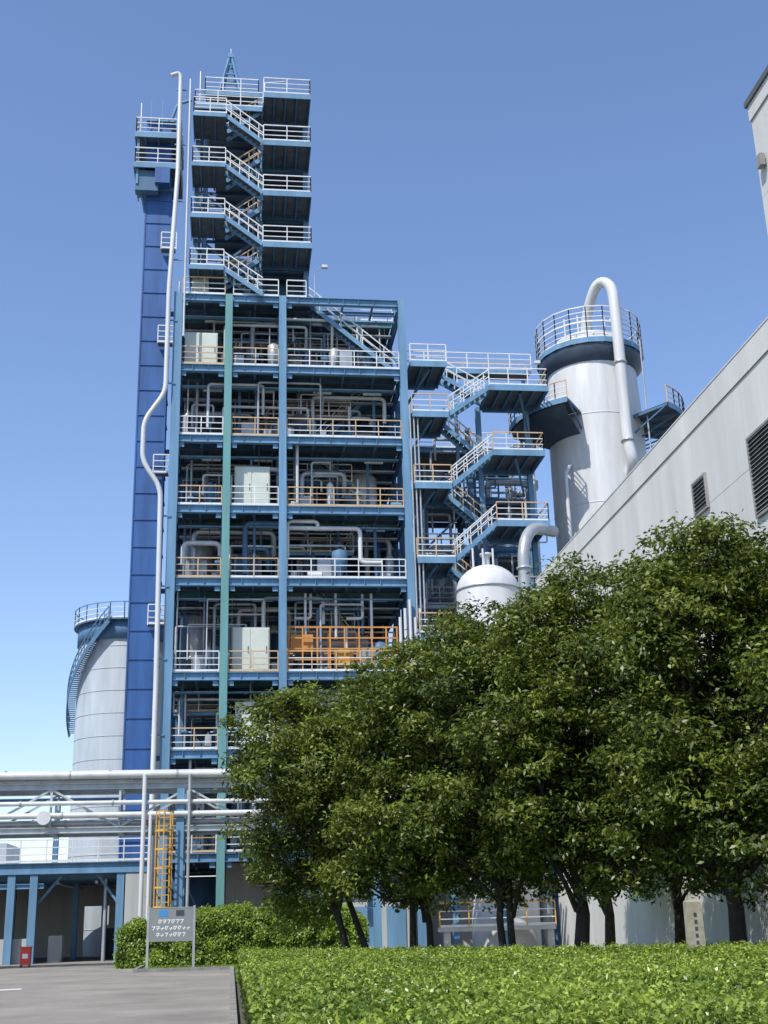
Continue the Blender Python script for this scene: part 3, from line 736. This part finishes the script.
for (y,z,r,m) in ((56.75,zt+.12,.17,M_PIPEW),(57.3,zt+.05,.12,M_PIPEG),(57.8,zt+.2,.25,M_PIPEW),(58.5,zt+.08,.14,M_PIPEW),(59.1,zt+.12,.18,M_PIPEG),
                  (56.78,zb+.62,.13,M_PIPEW),(57.35,zb+.3,.16,M_PIPEG),(57.9,zb+.33,.19,M_PIPEW),(58.6,zb+.28,.14,M_PIPEW),(56.76,zb+1.15,.1,M_PIPEW)):
    b.tube([(-34,y,z),(13,y,z)],r,m,n=12)
    x=-31
    while x<13: b.tube([(x,y,z),(x+.08,y,z)],r+.035,M_PIPEG,n=12); x+=U(3.5,5.5)
b.tube([(-3.9,56.6,zt+.1),(-3.9,56.6,2.0)],.1,M_PIPEW,bend=.3); b.tube([(-3.6,56.7,zb+.6),(-3.6,56.7,.3)],.08,M_PIPEW)
b.tube([(-1.9,56.6,zt+.1),(-1.9,56.6,.3)],.07,M_PIPEG)
b.tube([(-8.2,56.3,zb+.5),(-8.2,56.6,zb+.5)],.3,M_PIPEW,n=20)
b.done()
b=MB('caged_ladder',[],PR)
lx=-2.95
for x in (lx-.25,lx+.25): b.beam((x,56.4,.3),(x,56.4,6.4),.06,.06,M_YEL)
z=.5
while z<6.3: b.beam((lx-.25,56.4,z),(lx+.25,56.4,z),.035,.035,M_YEL); z+=.3
z=2.4
while z<6.5:
    pts=[(lx+.4*math.cos(t),56.4-.05+.7*math.sin(t),z) for t in [math.pi+math.pi*i/8 for i in range(9)]]
    for i in range(8): b.beam(pts[i],pts[i+1],.02,.07,M_YEL)
    z+=.8
for t in (1.15,1.5,1.85): b.beam((lx+.4*math.cos(t*math.pi),56.35+.7*math.sin(t*math.pi),2.4),(lx+.4*math.cos(t*math.pi),56.35+.7*math.sin(t*math.pi),6.4),.04,.03,M_YEL)
b.done()

# ------------------------------------------------------------------ low building on the left
LB=empty('loading_bay_building')
b=MB('bay_structure',[],LB)
b.box(-30,-4.9,66.3,80,4.4,4.55,M_CONC)
b.ibeam((-30,66.1,4.55),(-4.0,66.1,4.55),.3,.55,M_BLUE); b.ibeam((-30,66.15,3.7),(-9.4,66.15,3.7),.2,.25,M_BLUE)
for x in (-24,-18,-14.2,-11.0,-9.9,-5.6): b.icol(x,66.2,0,4.25,.38,M_BLUE)
for x in (-24,-18,-12,-8.6,-7.0): b.icol(x,73,0,4.25,.3,M_BLUE)
b.box(-30,-8.9,80,80.3,0,4.4,M_CONC); b.box(-8.9,-7.4,80,80.3,2.9,4.4,M_CONC); b.box(-7.4,-5,80,80.3,0,4.4,M_CONC)
b.box(-5.35,-4.15,66.0,66.4,0,4.25,M_CONC); b.box(-30,-9.75,66.5,66.7,0,1.2,M_CONC)
b.box(-5.2,-5.0,66.5,80,0,4.39,M_CONC)
b.rail((-30,66.0,4.85),(-4.2,66.0,4.85),M_WHITE)
b.box(-7.2,-6.2,74,75.2,0,1.6,M_DARK)
for x in (-9.0,-7.0): b.tube([(x,68,3.9),(x,79,3.9)],.09,M_PIPEG,n=8)
for i in range(5): b.ibeam((-30,68+i*2.4,4.2),(-5.3,68+i*2.4,4.2),.15,.3,M_BLUE)
b.tube([(-6.4,67,0),(-6.4,67,4)],.1,M_PIPEG,n=8); b.box(-9.3,-8.6,68,68.8,0,1.3,M_CONC)
b.beam((-9.7,66.6,2.9),(-8.6,66.6,4.2),.12,.12,M_BLUE); b.beam((-5.8,66.6,2.9),(-6.8,66.6,4.2),.12,.12,M_BLUE)
b.done()
b=MB('upper_storey',[],LB)
for x in (-17,-13.5,-10): b.icol(x,74,4.6,8.5,.3,M_BLUE2)
b.ibeam((-20,74,8.6),(-5.9,74,8.6),.25,.4,M_BLUE2)
b.box(-19,-14,74.5,79,4.6,7.8,M_CONC)
b.done()
FB=empty('distant_plant_building')
b=MB('walls',[],FB); b.box(-40,-9,125,140,0,7.5,M_CONC); b.box(-40,-9.1,124.9,124.99,5.2,5.5,M_PIPEG)
for i in range(9): b.box(-38+i*3.2,-36.4+i*3.2,124.93,124.99,2.2,3.8,M_DARK)
b.box(-30,-22,128,136,7.5,9.8,M_SILO); b.done()
GF=empty('ground_floor_annex')
b=MB('annex_walls',[],GF)
b.box(-.3,13.5,70,70.3,0,4.8,M_CONC); b.box(3.0,9.4,66.0,69.99,0,3.2,M_CONC)
for x in (4,6,8): b.box(x,x+1.0,65.93,65.99,.1,2.3,M_BLUE)
for x in (11,13,15.5): b.icol(x,62.5 if x!=13 else 60.4,0,9,.3,M_BLUE)
b.ibeam((11.2,62.5,6),(15.2,62.5,6),.25,.35,M_BLUE)
b.rail((9.8,60,1.2),(15.4,60,1.2),M_YEL); b.box(9.8,15.4,60,60.7,1.0,1.19,M_CONC); b.box(10,10.3,60.1,60.4,0,.99,M_CONC);b.box(15,15.3,60.1,60.4,0,.99,M_CONC)
b.done()

# ------------------------------------------------------------------ white panel building
WB=empty('panel_clad_building')
b=MB('walls',[],WB)
XW=16.0;ZR=18.6
b.box(XW+.06,48,31.0,61.5,0,ZR-.3,M_JOINT)
b.box(XW+.06,48,-6,30.95,0,25.6,M_JOINT)
def panels(y0,y1,z0,z1,pw,ph):
    ny=round((y1-y0)/pw); nz=round((z1-z0)/ph); pw=(y1-y0)/ny; ph=(z1-z0)/nz
    for i in range(ny):
        for j in range(nz):
            b.box(XW+U(-.004,.004),XW+.055,y0+i*pw+.008,y0+(i+1)*pw-.008,z0+j*ph+.008,z0+(j+1)*ph-.008,M_WALL)
panels(31.0,61.5,0,ZR-.9,3.8,2.95)
panels(7,30.95,0,25.2,4.0,2.8)
b.box(XW-.05,XW+.4,31.0,61.55,ZR-.89,ZR,M_WALL); b.box(XW-.07,XW+.42,30.98,61.6,ZR+.002,ZR+.05,M_WALL)
b.box(XW-.05,48,-6,30.97,25.21,25.75,M_WALL); b.box(XW-.12,48,-6,31.05,25.752,25.95,M_WALLD)
b.box(XW+.06,48,61.51,61.56,0,ZR-.3,M_WALL)
b.box(XW+.05,40,30.951,30.99,ZR,25.2,M_WALL)
b.box(XW-.22,XW-.06,30.3,30.6,23.2,23.6,M_LOUV)
b.done()
b=MB('louvres',[],WB)
def louvre(y0,y1,z0,z1):
    b.box(XW-.03,XW-.006,y0,y1,z0,z1,M_DARK)
    for (a,c,d,e) in ((y0-.08,y0,z0-.08,z1+.08),(y1,y1+.08,z0-.08,z1+.08)): b.box(XW-.1,XW-.006,a,c,d,e,M_LOUV)
    b.box(XW-.1,XW-.006,y0+.001,y1-.001,z1,z1+.08,M_LOUV); b.box(XW-.1,XW-.006,y0+.001,y1-.001,z0-.08,z0,M_LOUV)
    z=z0+.05
    while z<z1-.05:
        b.add([(XW-.1,y0,z),(XW-.1,y1,z),(XW-.032,y1,z+.08),(XW-.032,y0,z+.08),(XW-.1,y0,z+.02),(XW-.1,y1,z+.02)],[(0,1,2,3),(0,4,5,1),(3,2,5,4)],M_LOUV); z+=.14
louvre(31.7,34.0,13.1,15.6); louvre(37.7,38.8,14.7,15.8)
b.done()

# ------------------------------------------------------------------ small things
SG=empty('information_sign')
b=MB('sign_board',[],SG); sx0,sx1,sz0,sz1,sy0=-3.1,-1.45,1.05,2.3,50.2
b.box(sx0,sx1,sy0,sy0+.08,sz0,sz1,M_SIGN)
for x in (sx0-.05,sx1+.05): b.box(x-.045,x+.045,sy0-.01,sy0+.09,0,sz1+.05,M_PIPEG)
b.box(sx0,sx1,sy0-.012,sy0-.002,sz1-.03,sz1,M_PIPEG)
b.box(-2.75,-2.4,sy0-.006,sy0-.001,1.96,2.2,M_LOGO); b.box(-2.1,-1.78,sy0-.006,sy0-.001,1.97,2.19,M_DARK)
for row,(n,z) in enumerate(((6,1.70),(9,1.46),(7,1.22))):
    w=.165; x=(sx0+sx1)/2-n*w/2
    for i in range(n):
        cx0=x+i*w+.015; cw=w-.03; k=random.randint(0,3)
        if k!=2: b.box(cx0,cx0+cw,sy0-.006,sy0-.001,z+.12,z+.15,M_TXT)
        b.add([(cx0+cw*.65,sy0-.009,z+.118),(cx0+cw*.9,sy0-.009,z+.118),(cx0+cw*.45,sy0-.009,z),(cx0+cw*.2,sy0-.009,z)],[(0,1,2,3)],M_TXT)
        if k in (1,2): b.box(cx0,cx0+cw,sy0-.006,sy0-.001,z+.055,z+.08,M_TXT)
        if k==3: b.box(cx0,cx0+.03,sy0-.006,sy0-.001,z+.03,z+.115,M_TXT)
b.done()
FE=empty('fire_extinguisher_box')
b=MB('box_body',[],FE); b.box(-9.4,-8.95,60.0,60.35,.12,.85,M_RED); b.box(-9.42,-8.93,59.98,60.37,.851,.9,M_RED); b.box(-9.3,-9.05,59.985,59.999,.4,.6,M_WHITE)
for x in (-9.38,-9.02): b.box(x,x+.05,60.05,60.3,0,.119,M_DARK)
b.done()
b=MB('stone_marker',[]); sm=MB
mx_,my_=9.75,26.2
b.add([(mx_-.18,my_,0),(mx_+.18,my_,0),(mx_+.18,my_+.25,0),(mx_-.18,my_+.25,0),(mx_-.16,my_+.02,1.80),(mx_+.16,my_+.02,1.80),(mx_+.16,my_+.23,1.80),(mx_-.16,my_+.23,1.80),(mx_-.11,my_+.06,1.84),(mx_+.11,my_+.06,1.84),(mx_+.11,my_+.19,1.84),(mx_-.11,my_+.19,1.84)],
 [(0,1,5,4),(1,2,6,5),(2,3,7,6),(3,0,4,7),(4,5,9,8),(5,6,10,9),(6,7,11,10),(7,4,8,11),(8,9,10,11)],M_STONE)
for i in range(5): b.box(mx_-.03,mx_+.03,my_+.004,my_+.02,.95+i*.14,1.02+i*.14,M_DARK)
b.done()

# ------------------------------------------------------------------ light and sky
sd=Vector((-.66,-.75,0)).normalized(); el=math.radians(54)
sv=Vector((sd.x*math.cos(el),sd.y*math.cos(el),math.sin(el)))
sun=bpy.data.lights.new('sun','SUN'); sun.energy=5.0; sun.angle=math.radians(.5); sun.color=(1,.95,.87)
so=bpy.data.objects.new('sun',sun); COL.objects.link(so); so.rotation_euler=sv.to_track_quat('Z','Y').to_euler()
w=bpy.data.worlds.new('World'); scene.world=w; w.use_nodes=True; nt=w.node_tree
sk=nt.nodes.new('ShaderNodeTexSky'); sk.sky_type='NISHITA'; sk.sun_disc=False; sk.sun_elevation=el; sk.sun_rotation=math.atan2(sd.x,sd.y)
sk.air_density=1.2; sk.dust_density=.35; sk.ozone_density=1.2
gm=nt.nodes.new('ShaderNodeMixRGB'); gm.blend_type='MULTIPLY'; gm.inputs[0].default_value=1.0; gm.inputs[2].default_value=(1.02,1.08,1.28,1)
nt.links.new(sk.outputs[0],gm.inputs[1]); nt.links.new(gm.outputs[0],nt.nodes['Background'].inputs[0]); nt.nodes['Background'].inputs[1].default_value=.15

# ------------------------------------------------------------------ camera
cd=bpy.data.cameras.new('camera'); cam=bpy.data.objects.new('camera',cd); COL.objects.link(cam)
cd.sensor_fit='VERTICAL'; cd.sensor_height=36; cd.sensor_width=27; cd.lens=1220/1024*36; cd.clip_end=5000; cd.clip_start=.1
Mx=Matrix.Rotation(math.radians(-7.3),4,'Z')@Matrix.Rotation(math.radians(90+18.5),4,'X')@Matrix.Rotation(math.radians(-1.6),4,'Z')
Mx.translation=Vector((0,0,1.6)); cam.matrix_world=Mx
scene.camera=cam
scene.view_settings.view_transform='Standard'; scene.view_settings.look='None'; scene.view_settings.exposure=0
